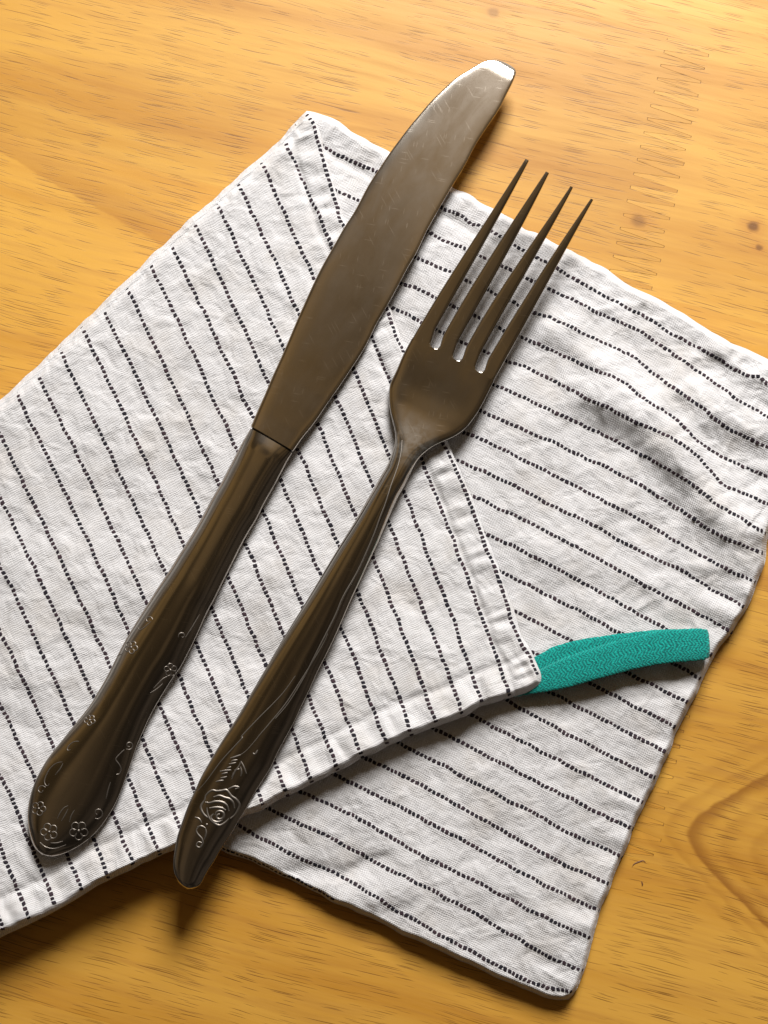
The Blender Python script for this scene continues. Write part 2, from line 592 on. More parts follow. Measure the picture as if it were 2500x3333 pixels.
def crumple(q, amp, seed):
    x, y = q[:, 0] / 100, q[:, 1] / 100
    wx = x + 0.5 * noise(x * 0.9, y * 0.9, seed + 5)
    wy = y + 0.5 * noise(x * 0.9, y * 0.9, seed + 6)
    n = 0.62 * noise(wx * 0.75, wy * 0.75, seed) + 0.36 * noise(wx * 1.7, wy * 1.7, seed + 1)
    n += 0.14 * (1 - 2 * np.abs(noise(wx * 2.6, wy * 2.6, seed + 2)))
    n += 0.13 * noise(wx * 4.6, wy * 4.6, seed + 3)
    return amp * n


def z_low_wr(q):
    x, y = q[:, 0], q[:, 1]
    up = np.clip((x - 1500) / 700, 0, 1) * np.clip((2300 - y) / 700, 0, 1)
    z = crumple(q, 0.46, 0) + 0.75 * noise(q[:, 0] / 250, q[:, 1] / 250, 41) + up * crumple(q * 1.2, 0.75, 31)
    z += ridge(q, [(1800, 1230), (1930, 1290), (2080, 1370), (2200, 1490), (2300, 1640), (2390, 1760), (2510, 1830)], 105, 62, 3.3)
    z += ridge(q, [(2130, 1230), (2260, 1310), (2390, 1390), (2560, 1440)], 80, 50, 2.2)
    z += ridge(q, [(1720, 1060), (1830, 1110), (1930, 1180), (2020, 1230)], 60, 32, 1.1)
    z += ridge(q, [(2280, 1110), (2390, 1190), (2540, 1270)], 50, 26, 1.1)
    z += ridge(q, [(2350, 1230), (2440, 1240), (2540, 1320)], 26, 20, 0.6)
    z += ridge(q, [(2180, 1830), (2320, 1850), (2480, 1860)], 40, 26, 1.0)
    z += ridge(q, [(2240, 1950), (2330, 1985), (2440, 2010)], 30, 24, 0.5)
    z += ridge(q, [(880, 2860), (1000, 2830), (1120, 2845), (1220, 2800), (1330, 2780)], 30, 42, -1.1)
    z += ridge(q, [(1180, 2950), (1290, 2900), (1380, 2890)], 40, 40, 0.9)
    z += ridge(q, [(1700, 3090), (1760, 3130), (1830, 3150)], 30, 26, -0.7)
    # the top seam: a stitched double edge
    d, s = pdist(q, LTOP)
    z -= 0.55 * np.exp(-((d - 95) / 16) ** 2) * np.clip((s - 60) / 80, 0, 1) * np.clip((900 - s) / 300, 0, 1)
    z += 0.28 * np.exp(-((d - 45) / 36) ** 2) * np.sin(s / 15 + 2.2 * noise(s / 90, s * 0, 3))
    # puckers along the right fold
    d, s = pdist(q, LRIGHT)
    z += 0.42 * np.exp(-(d / 120) ** 2) * (noise(s / 62, d / 400, 8) + 0.6 * np.sin(s / 16))
    # soft dent under the flap corner
    d, s = pdist(q, LBOT)
    z += 0.3 * np.exp(-(d / 90) ** 2) * noise(s / 90, d / 300, 12)
    return z * mm


def z_flap_base(q):
    x, y = q[:, 0], q[:, 1]
    z = 7.0 + 1.3 * np.clip((y - 1500) / 1300, 0, 1) * np.clip((1500 - x) / 1100, 0, 1)
    near = np.clip(1 - pdist(q, BOTTOM)[0] / 600, 0, 1)
    z = z + 2.0 * near * near * (3 - 2 * near)
    dF = pdist(q, FOLD)[0]
    z = z + ease(dF, 44, 6.2) * 1.0
    z += ease(pdist(q, HEM)[0], 13, 0.45) + ease(pdist(q, BOTTOM)[0], 15, 0.55)
    return np.maximum(z, 0.6) * mm


def z_flap_wr(q):
    z = crumple(q, 0.44, 50) + 0.75 * noise(q[:, 0] / 260, q[:, 1] / 260, 44)
    d, s = pdist(q, HEM)
    n = noise(s / 70, d * 0 + 0.5, 60)
    puck = np.sin(s / 11.5 + 3.2 * n)
    z += 0.40 * np.clip(1.15 - np.abs(d - 46) / 40, 0, 1) * puck * (0.55 + 0.8 * np.abs(noise(s / 120, s * 0, 62)))
    z -= 0.42 * np.exp(-((d - 90) / 12) ** 2)
    z += 0.35 * np.clip(1 - d / 88, 0, 1)
    z += 0.22 * np.exp(-((d - 130) / 60) ** 2) * noise(s / 55, d / 120, 64)
    d2, s2 = pdist(q, BOTTOM)
    n2 = noise(s2 / 80, s2 * 0 + 0.5, 66)
    z += 0.36 * np.exp(-((d2 - 55) / 46) ** 2) * np.sin(s2 / 14.8 + 1.6 * n2)
    z -= 0.45 * np.exp(-((d2 - 108) / 15) ** 2)
    z += 1.5 * np.clip(1 - d2 / 105, 0, 1) ** 1.2
    z += 0.40 * np.exp(-(np.hypot(q[:, 0] - 1690, q[:, 1] - 2200) / 70) ** 2)
    return z * mm


def cluster(n, e=0.55):
    """Parameter values packed towards both ends."""
    t = np.linspace(0, 1, n)
    s = 0.5 - 0.5 * np.cos(math.pi * t)
    return e * s + (1 - e) * t


def sheet(name, top, right, bottom, left, nu, nv, zbase, zwr, rot, parent, skirts, r_edge):
    """A cloth layer between four outline curves (top: a->b, right: b->c, bottom: d->c, left: a->d)."""
    u, v = cluster(nu), cluster(nv)
    T, B = resample(top, nu, power=u), resample(bottom, nu, power=u)
    L, R = resample(left, nv, power=v), resample(right, nv, power=v)
    U, V = np.meshgrid(u, v)
    U, V = U[..., None], V[..., None]
    g = (1 - V) * T[None] + V * B[None] + (1 - U) * L[:, None] + U * R[:, None]
    g -= (1 - U) * (1 - V) * T[0] + U * (1 - V) * T[-1] + (1 - U) * V * B[0] + U * V * B[-1]
    q = g.reshape(-1, 2)
    zb = zbase(q)
    xyz = P(q, zb)
    inner = np.minimum.reduce([pdist(q, c)[0] for c in (top, right, bottom, left)])
    fade = np.clip(inner / 18, 0.15, 1)
    xyz[:, 2] += zwr(q) * fade
    xyz[:, 2] = np.maximum(xyz[:, 2], 0.0005)
    idx = np.arange(nu * nv).reshape(nv, nu)
    faces = np.stack([idx[:-1, :-1], idx[1:, :-1], idx[1:, 1:], idx[:-1, 1:]], -1).reshape(-1, 4).tolist()
    verts = [xyz]
    ring = np.r_[idx[0, :-1], idx[:-1, -1], idx[-1, ::-1][:-1], idx[::-1, 0][:-1]]
    # rolled edge all round: out, down, and tucked back under
    loop = xyz[ring]
    tang = unit(np.roll(loop, -3, 0) - np.roll(loop, 3, 0))
    outw = np.stack([-tang[:, 1], tang[:, 0]], 1)
    outw = unit(sum(np.roll(outw, k_, 0) for k_ in range(-6, 7)))
    cen = loop[:, :2].mean(0)
    if ((loop[:, :2] - cen) * outw).sum() < 0:
        outw = -outw
    base = nu * nv
    prev = ring
    m = len(ring)
    th = r_edge
    for a in (35, 70, 105, 145, 180):
        a = math.radians(a)
        lay = loop.copy()
        lay[:, :2] += outw * (0.45 * th * math.sin(a))
        lay[:, 2] -= th * (1 - math.cos(a)) / 2 * 2
        lay[:, 2] = np.maximum(lay[:, 2], 0.00025)
        verts.append(lay)
        cur = base + np.arange(m)
        for i in range(m):
            j = (i + 1) % m
            faces.append([prev[i], prev[j], cur[j], cur[i]])
        base += m
        prev = cur
    lay = loop.copy()
    lay[:, :2] -= outw * 0.004
    lay[:, 2] = np.maximum(lay[:, 2] - 2 * th, 0.0002)
    verts.append(lay)
    cur = base + np.arange(m)
    for i in range(m):
        j = (i + 1) % m
        faces.append([prev[i], prev[j], cur[j], cur[i]])
    v = np.vstack(verts)
    c, s = math.cos(rot), math.sin(rot)
    uv = np.stack([v[:, 0] * c + v[:, 1] * s, -v[:, 0] * s + v[:, 1] * c], 1)
    o = mesh_obj(name, v, faces, CLOTH, parent, uv=uv)
    me = o.data
    bmm = bmesh.new()
    bmm.from_mesh(me)
    bmesh.ops.recalc_face_normals(bmm, faces=bmm.faces)
    bmm.to_mesh(me)
    bmm.free()
    return o


napkin = thing("napkin", "folded white cotton napkin with black stitched stripes lying on the wooden table", "napkin")
lower = sheet("folded_layer", LTOP, LRIGHT, LBOT, LLEFT, 330, 330, z_low_base, z_low_wr, WD_LOW, napkin, None, 0.5 * mm)
flap = sheet("flap", FOLD, HEM, BOTTOM, OUTSIDE, 330, 330, z_flap_base, z_flap_wr, WD_FLAP, napkin, None, 0.62 * mm)
flap["label"] = "upper flap of the napkin with its hemmed corner"


def inset(line, c, d):
    line = np.asarray(line, float)
    v = np.asarray(c, float) - line
    return line + unit(v) * d


CEN = (600, 2000)
FOLD_IN = inset(FOLD, CEN, 70)


def z_mid(q):
    z = 6.0 + 1.6 * np.clip(1 - pdist(q, BOTTOM)[0] / 500, 0, 1)
    z += ease(pdist(q, FOLD_IN)[0], 40, 4.0)
    return np.maximum(z, 0.6) * mm


under = sheet("inner_layer", inset(FOLD, CEN, 70), inset(HEM, CEN, 30), inset(BOTTOM, CEN, 22), inset(OUTSIDE, CEN, 5), 60, 60, z_mid,
              lambda q: 0.15 * mm * noise(q[:, 0] / 90, q[:, 1] / 90, 90) - 0.0004 * (q[:, 1] < 0), WD_FLAP, napkin, None, 2.4 * mm)

# ------------------------------------------------------------------ stripes: rows of dark stitches
bv_low, bv_flap = bvh_of(lower), bvh_of(flap)


def stripe(bvh, line, parent, blocked=None):
    """One stitched stripe as a mesh of small raised stitches along a measured line."""
    L = seglen(line)
    n = int(L / 3)
    p = resample(line, max(n, 8))
    s = np.linspace(0, L, len(p))
    ph = rng.uniform(0, 50)
    nx = noise(s / 60 + ph, s * 0 + ph) * 4.5 + noise(s / 22 + ph, s * 0 + 3) * 1.8
    tan = unit(np.gradient(p, axis=0))
    p = p + np.stack([-tan[:, 1], tan[:, 0]], 1) * nx[:, None]
    V, F = [], []
    pos = rng.uniform(0, 8)
    while pos < L:
        length = rng.uniform(10.0, 15.0)
        c = [np.interp(pos + length / 2, s, p[:, k]) for k in (0, 1)]
        e = [np.interp(min(pos + length / 2 + 4, L), s, p[:, k]) for k in (0, 1)]
        e0 = [np.interp(max(pos + length / 2 - 4, 0), s, p[:, k]) for k in (0, 1)]
        pos += length + rng.uniform(2.2, 3.8)
        h = cast(bvh, c)
        if h is None or (blocked is not None and blocked(c)):
            continue
        loc, nor = h
        d0, d1 = P([e0], loc[2])[0], P([e], loc[2])[0]
        t = d1 - d0
        t = t - nor * (t @ nor)
        if np.linalg.norm(t) < 1e-7:
            continue
        t = unit(t)
        b = np.cross(nor, t)
        hl = 0.5 * length * MPP * rng.uniform(0.92, 1.06)
        hw = 0.5 * rng.uniform(11.5, 15.5) * MPP
        skew = rng.uniform(-0.35, 0.35)
        base = len(V)
        for rad, up in ((1.0, -0.00006), (0.88, 0.00005), (0.5, 0.00008)):
            for a in range(8):
                ca, sa = math.cos(a * math.tau / 8 + 0.39), math.sin(a * math.tau / 8 + 0.39)
                ca = math.copysign(abs(ca) ** 0.45, ca)
                sa = math.copysign(abs(sa) ** 0.45, sa)
                V.append(loc + t * (hl * rad * (ca + skew * sa)) + b * (hw * rad * sa) + nor * up)
        V.append(loc + nor * 0.00009)
        for r in (0, 8):
            for a in range(8):
                F.append([base + r + a, base + r + (a + 1) % 8, base + r + 8 + (a + 1) % 8, base + r + 8 + a])
        for a in range(8):
            F.append([base + 16 + a, base + 16 + (a + 1) % 8, base + 24])
    if len(V) > 60:
        return mesh_obj("stitched_stripe", V, F, THREAD, parent)


F_TOP = [(991, 372), (923, 450), (848, 522), (772, 590), (702, 654), (628, 714), (554, 785), (485, 850), (407, 925), (331, 993), (264, 1060), (188, 1128), (117, 1209), (48, 1266),
         (-60, 1300), (-90, 1440), (-120, 1595), (-140, 1770), (-150, 1985), (-150, 2200), (-140, 2440), (-120, 2730), (-110, 3000)]
F_BOT = [(1748, 2222), (1660, 2262), (1572, 2288), (1507, 2324), (1421, 2354), (1343, 2392), (1260, 2424), (1178, 2464), (1100, 2506), (1017, 2548), (935, 2588), (857, 2622), (772, 2660),
         (688, 2702), (604, 2740), (520, 2780), (435, 2820), (355, 2856), (269, 2902), (180, 2944), (95, 2990), (14, 3034), (-60, 3070)]
for i, (a, b) in enumerate(zip(F_TOP, F_BOT)):
    a, b = np.array(a, float), np.array(b, float)
    if i == 0:
        ln = [np.array(p) + (-9, 3) for p in HEM_LINE[:-1]]
    else:
        L = np.hypot(*(b - a))
        bul = 26 * (L / 2000) ** 1.2
        ln = [a + (b - a) * t + np.array([bul * 4 * t * (1 - t), 0]) for t in np.linspace(0, 1, 7)]
    stripe(bv_flap, ln, flap)

LOWS = [
    [(1040, 470), (1140, 520), (1231, 561), (1330, 615), (1437, 677), (1500, 702), (1533, 730), (1558, 733), (1613, 761), (1685, 806), (1745, 834), (1900, 925), (2034, 1000), (2103, 1032), (2164, 1073), (2246, 1118), (2307, 1150), (2388, 1199), (2429, 1222), (2470, 1226), (2500, 1252), (2590, 1300)],
    [(1085, 618), (1165, 650), (1280, 700), (1383, 750), (1450, 783), (1508, 806), (1570, 837), (1645, 870), (1721, 909), (1786, 938), (1912, 1000), (1981, 1032), (2063, 1069), (2144, 1118), (2225, 1171), (2286, 1216), (2347, 1260), (2408, 1305), (2490, 1350), (2590, 1400)],
    [(1300, 810), (1381, 850), (1431, 872), (1468, 886), (1525, 915), (1598, 948), (1670, 986), (1739, 1016), (1820, 1045), (1900, 1085), (1981, 1122), (2063, 1163), (2144, 1228), (2225, 1285), (2307, 1346), (2368, 1395), (2429, 1423), (2500, 1456), (2590, 1500)],
    [(1240, 890), (1305, 921), (1352, 937), (1413, 966), (1478, 998), (1554, 1031), (1627, 1069), (1695, 1096), (1800, 1142), (1900, 1189), (2022, 1240), (2079, 1285), (2120, 1313), (2181, 1350), (2238, 1399), (2266, 1431), (2331, 1476), (2388, 1504), (2470, 1541), (2560, 1570)],
    [(1230, 978), (1269, 998), (1370, 1047), (1431, 1078), (1507, 1116), (1583, 1148), (1652, 1177), (1700, 1190), (1800, 1240), (1900, 1291), (2079, 1378), (2185, 1423), (2266, 1480), (2282, 1496), (2339, 1565), (2388, 1594), (2500, 1639), (2560, 1660)],
    [(1340, 1128), (1480, 1195), (1605, 1250), (1700, 1292), (1800, 1340), (1900, 1386), (2020, 1445), (2140, 1510), (2250, 1572), (2330, 1640), (2384, 1671), (2429, 1700), (2500, 1741)],
    [(1400, 1262), (1562, 1336), (1700, 1396), (1800, 1440), (1900, 1488), (2050, 1560), (2200, 1650), (2330, 1735), (2490, 1805)],
    [(1470, 1390), (1511, 1408), (1590, 1440), (1700, 1495), (1800, 1545), (1900, 1596), (2080, 1690), (2250, 1790), (2360, 1850), (2462, 1895)],
    [(1440, 1475), (1484, 1495), (1539, 1521), (1640, 1564), (1698, 1593), (1777, 1636), (1864, 1676), (1951, 1720), (2023, 1763), (2132, 1817), (2211, 1853), (2313, 1915), (2423, 1975)],
    [(1490, 1590), (1539, 1615), (1700, 1690), (1900, 1793), (2100, 1905), (2250, 1985), (2382, 2058)],
    [(1540, 1716), (1589, 1741), (1676, 1781), (1770, 1828), (1879, 1886), (2100, 2010), (2220, 2078), (2328, 2137)],
    [(1590, 1840), (1636, 1864), (1780, 1936), (1930, 2012), (2100, 2105), (2284, 2210)],
    [(1630, 1966), (1680, 1991), (1765, 2035), (1850, 2081), (2037, 2186), (2117, 2226), (2244, 2289)],
    [(1660, 2085), (1780, 2145), (1915, 2219), (2050, 2290), (2204, 2369)],
    [(1640, 2180), (1727, 2219), (1799, 2258), (1940, 2330), (2060, 2392), (2174, 2449)],
    [(1600, 2258), (1662, 2287), (1800, 2362), (1960, 2448), (2130, 2531)],
    [(1480, 2303), (1531, 2327), (1650, 2388), (1800, 2465), (1950, 2542), (2095, 2612)],
    [(1370, 2350), (1419, 2374), (1560, 2447), (1750, 2546), (1900, 2622), (2060, 2699)],
    [(1250, 2397), (1303, 2421), (1450, 2495), (1650, 2601), (1850, 2708), (2025, 2790)],
    [(1140, 2446), (1194, 2470), (1350, 2545), (1550, 2655), (1800, 2795), (1988, 2881)],
    [(1040, 2497), (1092, 2521), (1250, 2600), (1500, 2730), (1750, 2868), (1958, 2967)],
    [(940, 2556), (990, 2580), (1178, 2670), (1350, 2772), (1550, 2870), (1750, 2975), (1926, 3056)],
    [(840, 2616), (888, 2639), (1076, 2725), (1249, 2819), (1484, 2940), (1680, 3052), (1797, 3119), (1903, 3158)],
    [(730, 2664), (778, 2686), (966, 2788), (1108, 2850), (1249, 2937), (1327, 2984), (1484, 3070), (1633, 3150), (1758, 3204), (1864, 3228)],
    [(650, 2732), (739, 2768), (818, 2797), (935, 2851), (1037, 2898), (1092, 2930)],
]
for ln in LOWS:
    stripe(bv_low, ln, lower)

# ------------------------------------------------------------------ steel
def steel_material(name, base, rough, dust=0.0):
    k = NT(name)
    co = k.n("TexCoord").outputs["Object"]
    rot = k.n("VectorRotate", rotation_type='Z_AXIS')
    k.set(rot.inputs["Vector"], co)
    rot.inputs["Angle"].default_value = -math.radians(61)
    r = rot.outputs[0]
    brush = k.noise(k.vec('MULTIPLY', r, (60, 5200, 60)), 1.0, 3, 0.6)
    smear = k.noise(k.vec('MULTIPLY', r, (45, 120, 80)), 1.0, 4, 0.6, 0.8)
    patch = k.noise(k.vec('MULTIPLY', r, (170, 260, 200)), 1.0, 3, 0.6)
    # hairline scratches in several directions
    scr = None
    for i, (ang, su, sv, keep) in enumerate(((10, 90, 3800, 0.955), (100, 130, 4200, 0.965), (62, 60, 4600, 0.965))):
        rr = k.n("VectorRotate", rotation_type='Z_AXIS')
        k.set(rr.inputs["Vector"], k.vec('ADD', co, (0.13 * i, 0.07 * i, 0)))
        rr.inputs["Angle"].default_value = math.radians(ang)
        vn = k.n("TexVoronoi", voronoi_dimensions='2D')
        k.set(vn.inputs["Vector"], k.vec('MULTIPLY', rr.outputs[0], (su * 2.2, sv, 1)))
        vn.inputs["Scale"].default_value = 1.0
        ch = k.n("SeparateColor")
        k.set(ch.inputs[0], vn.outputs["Color"])
        m = k.math('MULTIPLY', k.range(vn.outputs["Distance"], 0.10, 0.30, 1, 0), k.range(ch.outputs[0], keep, keep + 0.01))
        scr = m if scr is None else k.math('MAXIMUM', scr, m)
    c = k.mix(k.range(smear, 0.35, 0.75), col(*base), col(*(x * 0.80 for x in base)))
    c = k.mix(k.math('MULTIPLY', scr, 0.22), c, col(0.85, 0.78, 0.66))
    k.set(k.b.inputs["Base Color"], c)
    k.b.inputs["Metallic"].default_value = 1.0
    ro = k.math('ADD', k.range(smear, 0.3, 0.75, rough, rough + 0.03), k.math('MULTIPLY', k.math('SUBTRACT', patch, 0.5), 0.03))
    ro = k.math('ADD', ro, k.math('MULTIPLY', scr, 0.03))
    k.set(k.b.inputs["Roughness"], ro)
    h = k.math('ADD', k.math('MULTIPLY', brush, 0.22), k.math('MULTIPLY', patch, 0.05))
    k.set(k.b.inputs["Normal"], k.bump(h, 0.00002, 0.15))
    return k


BLADE = steel_material("worn_blade_steel", (0.56, 0.50, 0.43), 0.125).m
STEEL = steel_material("worn_handle_steel", (0.43, 0.39, 0.345), 0.12).m
kf = steel_material("worn_fork_steel", (0.43, 0.39, 0.345), 0.12)
# pale dried film at the neck of the fork
pos = kf.n("NewGeometry").outputs["Position"]
nc = P([(1330, 1440)], 0.0105)[0]
dn = kf.vec('LENGTH', kf.vec('MULTIPLY', kf.vec('SUBTRACT', pos, tuple(nc)), (1, 1, 0.2)))
spk = kf.noise(pos, 420, 4, 0.65)
film = kf.math('MULTIPLY', kf.range(dn, 0.0015, 0.0085, 1, 0), kf.range(spk, 0.36, 0.66, 0.15, 0.85))
fb = kf.n("BsdfDiffuse")
fb.inputs[0].default_value = col(0.40, 0.40, 0.38)
ms = kf.n("MixShader")
kf.set(ms.inputs[0], kf.math('MULTIPLY', film, 0.16))
kf.t.links.new(kf.b.outputs[0], ms.inputs[1])
kf.t.links.new(fb.outputs[0], ms.inputs[2])
kf.t.links.new(ms.outputs[0], kf.t.nodes["Material Output"].inputs[0])
FORK = kf.m
ko = NT("embossed_steel")
ko.b.inputs["Base Color"].default_value = col(0.20, 0.178, 0.155)
ko.b.inputs["Metallic"].default_value = 1.0
ko.b.inputs["Roughness"].default_value = 0.46
EMB = ko.m


def sweep(Lp, Rp, h, pw, K=28, nrm=None, lens=None):
    """Solid between two edge curves (n,3): superellipse sections of thickness h(n)."""
    n = len(Lp)
    mid = (Lp + Rp) / 2
    acr = Rp - Lp
    hwid = np.linalg.norm(acr, axis=1) / 2
    ac = unit(acr)
    along = unit(np.gradient(mid, axis=0))
    nn = unit(np.cross(ac, along)) if nrm is None else nrm
    if nrm is None:
        nn = np.where(nn[:, 2:3] < 0, -nn, nn)
    # pack section points near the rounded edges
    phi = np.linspace(0, math.tau, K, endpoint=False) + math.tau / K / 2
    V = np.zeros((n, K, 3))
    for i in range(n):
        e = 2.0 / pw[i]
        cx = np.sign(np.cos(phi)) * np.abs(np.cos(phi)) ** e
        cz = np.sign(np.sin(phi)) * np.abs(np.sin(phi)) ** e
        if lens is not None and lens[i] > 0:
            tt = np.abs(cx)
            cl = np.where(np.sin(phi) >= 0, 1.15 * (1 - tt ** 2.6) - 0.15, -0.15 - 0.85 * np.clip((1 - tt) / 0.35, 0, 1) ** 0.7)
            cz = cz * (1 - lens[i]) + cl * lens[i]
        V[i] = mid[i] + ac[i] * (cx * hwid[i])[:, None] + nn[i] * (cz * h[i] / 2)[:, None]
    return V


def grid_faces(n, K):
    f = []
    for i in range(n - 1):
        for j in range(K):
            k = (j + 1) % K
            f.append([i * K + j, i * K + k, (i + 1) * K + k, (i + 1) * K + j])
    return f


def solid(name, V, mat_, parent, i0=0, i1=None, cap0=True, cap1=True):
    n, K, _ = V.shape
    i1 = n if i1 is None else i1
    # smooth normals from the whole form so that split parts meet without a seam
    du = np.roll(V, -1, 1) - np.roll(V, 1, 1)
    dv = np.gradient(V, axis=0)
    N = np.cross(du, dv)
    c = V.mean(1, keepdims=True)
    sgn = np.sign(((V - c) * N).sum(-1).mean())
    N = unit(N * sgn)
    bad = ~np.isfinite(N).all(-1)
    N[bad] = (0, 0, 1)
    sub = V[i0:i1]
    m = len(sub)
    f = grid_faces(m, K)
    if sgn < 0:
        pass
    v = sub.reshape(-1, 3)
    nn = N[i0:i1].reshape(-1, 3)
    if cap0:
        f.append(list(range(K))[::-1])
    if cap1:
        f.append([(m - 1) * K + j for j in range(K)])
    o = mesh_obj(name, v, f, mat_, parent)
    bmm = bmesh.new()
    bmm.from_mesh(o.data)
    bmesh.ops.recalc_face_normals(bmm, faces=bmm.faces)
    bmm.to_mesh(o.data)
    bmm.free()
    o.data.polygons.foreach_set("use_smooth", np.ones(len(o.data.polygons), bool))
    o.data.normals_split_custom_set_from_vertices([tuple(map(float, q)) for q in nn])
    return o


def contour_rows(left, right, a, b, svals, soft=34):
    """Edges of a blade-like outline at stations along the axis a->b (measured units)."""
    a, b = np.array(a, float), np.array(b, float)
    ax = (b - a) / np.linalg.norm(b - a)
    pe = np.array([-ax[1], ax[0]])

    def f(side):
        q = resample(side, 600)
        s, w = (q - a) @ ax, (q - a) @ pe
        o = np.argsort(s, kind="stable")
        s, w = s[o], w[o]
        g = np.linspace(s[0], s[-1], 1500)
        wg = np.interp(g, s, w)
        kn = max(3, int(soft / (g[1] - g[0])) | 1)
        ker = np.hanning(kn + 2)[1:-1]
        ker /= ker.sum()
        ws = np.convolve(np.pad(wg, kn // 2, mode='edge'), ker, mode='valid')
        m = np.clip(np.minimum(g - g[0] - 25, g[-1] - g - 25) / 40, 0, 1)
        return np.interp(svals, g, wg * (1 - m) + ws * m)
    wl, wr_ = f(left), f(right)
    Lq = a + svals[:, None] * ax + wl[:, None] * pe
    Rq = a + svals[:, None] * ax + wr_[:, None] * pe
    return Lq, Rq


def axis_s(p, a, b):
    a, b = np.array(a, float), np.array(b, float)
    return (np.asarray(p, float) - a) @ ((b - a) / np.linalg.norm(b - a))


def ends(n, e0, e1):
    """0..1 values packed at the chosen ends."""
    t = np.linspace(0, 1, n)
    if e0 and e1:
        return 0.5 - 0.5 * np.cos(math.pi * t) if False else 0.7 * (0.5 - 0.5 * np.cos(math.pi * t)) + 0.3 * t
    if e0:
        return 0.75 * (1 - np.cos(math.pi / 2 * t)) + 0.25 * t
    if e1:
        return 0.75 * np.sin(math.pi / 2 * t) + 0.25 * t
    return t


# ------------------------------------------------------------------ knife
K0, K1 = (137, 2782), (1655, 206)
KL = [(137, 2782), (115, 2762), (101, 2731), (92, 2691), (90, 2648), (95, 2604), (108, 2557), (126, 2518), (151, 2474), (177, 2440), (209, 2400), (238, 2364), (267, 2328), (296, 2290), (322, 2246), (347, 2203), (369, 2159), (394, 2109), (416, 2069), (445, 2022), (481, 1964), (513, 1913), (549, 1859), (578, 1812), (611, 1760), (647, 1700), (687, 1627), (716, 1577), (745, 1522), (770, 1475), (795, 1428), (813, 1400), (831, 1356), (860, 1291), (889, 1222), (922, 1150), (965, 1048), (994, 983), (1023, 919), (1055, 856), (1084, 806), (1121, 740), (1150, 697), (1175, 650), (1200, 602), (1229, 559), (1265, 504), (1294, 465), (1334, 412), (1374, 365), (1406, 327), (1450, 286), (1478, 258), (1511, 239), (1536, 224), (1558, 210), (1580, 199), (1609, 194), (1635, 198), (1655, 206)]
KR = [(137, 2782), (162, 2789), (195, 2783), (234, 2767), (274, 2742), (310, 2711), (343, 2670), (372, 2623), (394, 2575), (412, 2525), (430, 2474), (444, 2431), (462, 2389), (484, 2340), (509, 2293), (535, 2250), (560, 2210), (586, 2174), (611, 2127), (633, 2083), (651, 2044), (676, 1989), (698, 1950), (723, 1899), (752, 1841), (781, 1783), (806, 1736), (835, 1689), (860, 1638), (893, 1580), (922, 1526), (945, 1484), (960, 1464), (983, 1428), (1016, 1389), (1034, 1363), (1070, 1309), (1106, 1258), (1142, 1204), (1178, 1149), (1204, 1102), (1222, 1062), (1258, 1001), (1294, 936), (1330, 867), (1356, 824), (1388, 755), (1431, 678), (1471, 609), (1511, 544), (1547, 475), (1583, 418), (1627, 353), (1648, 309), (1667, 273), (1679, 240), (1677, 224), (1667, 213), (1655, 206)]
knife = thing("table_knife", "steel dinner knife with small embossed flowers on its handle, lying on the striped napkin", "knife")
s_all = axis_s(K1, K0, K1)
s_bol = axis_s([(884, 1432)], K0, K1)[0]
kz_s = np.array([0, 0.10, 0.30, 0.52, 0.56, 0.75, 0.88, 1.0]) * s_all
kz = np.array([11.9, 11.5, 10.5, 9.5, 9.3, 8.0, 7.2, 6.4]) * mm


def knife_rows(s):
    Lq, Rq = contour_rows(KL, KR, K0, K1, s, 90 if s[0] > s_bol else 34)
    z = np.interp(s, kz_s, kz)
    return P(Lq, z), P(Rq, z)


sh = ends(110, True, False) * (s_bol - 3.5)
Lp, Rp = knife_rows(sh)
hh = np.interp(sh, [0, 60, 250, 620, 1000, s_bol - 40, s_bol], np.array([2.2, 3.0, 3.2, 3.8, 4.4, 4.0, 3.0])) * mm
hh *= np.sqrt(np.clip(1 - (1 - np.clip(sh / 20, 0, 1)) ** 2, 0.03, 1))
pw = np.interp(sh, [0, 300, 700, s_bol], [3.6, 3.0, 2.6, 3.2])
khandle = solid("handle", sweep(Lp, Rp, hh, pw, 48, lens=np.interp(sh, [0, 200, s_bol - 120, s_bol], [0.75, 0.8, 0.8, 0.4])), STEEL, knife)
khandle["label"] = "dark embossed steel handle"

sb = (s_bol + 3.0) + ends(150, False, True) * (s_all - s_bol - 3.0)
Lp, Rp = knife_rows(sb)
hb = np.interp(sb, [s_bol, s_bol + 60, s_bol + 200, s_all - 300, s_all], np.array([2.7, 2.2, 1.6, 1.3, 1.2])) * mm
tip = np.clip((s_all - sb) / 46, 0, 1)
hb *= np.sqrt(np.clip(1 - (1 - tip) ** 2, 0.02, 1))
VB = sweep(Lp, Rp, hb, np.full(len(sb), 7.0), 40)
dip = np.clip(1 - (s_all - sb) / 60, 0, 1) ** 2 * 0.45 * mm     # the rounded tip dips
VB[:, :, 2] -= dip[:, None]
blade = solid("blade", VB, BLADE, knife)
# dark groove between bolster and blade
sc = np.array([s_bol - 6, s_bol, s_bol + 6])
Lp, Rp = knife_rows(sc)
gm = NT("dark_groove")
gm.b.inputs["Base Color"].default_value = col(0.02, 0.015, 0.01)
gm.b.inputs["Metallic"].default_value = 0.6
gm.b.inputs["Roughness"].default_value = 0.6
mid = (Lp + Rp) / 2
solid("bolster_joint", sweep(mid + (Lp - mid) * 0.94, mid + (Rp - mid) * 0.94, np.full(3, 1.7 * mm), np.full(3, 4.0), 24), gm.m, knife)


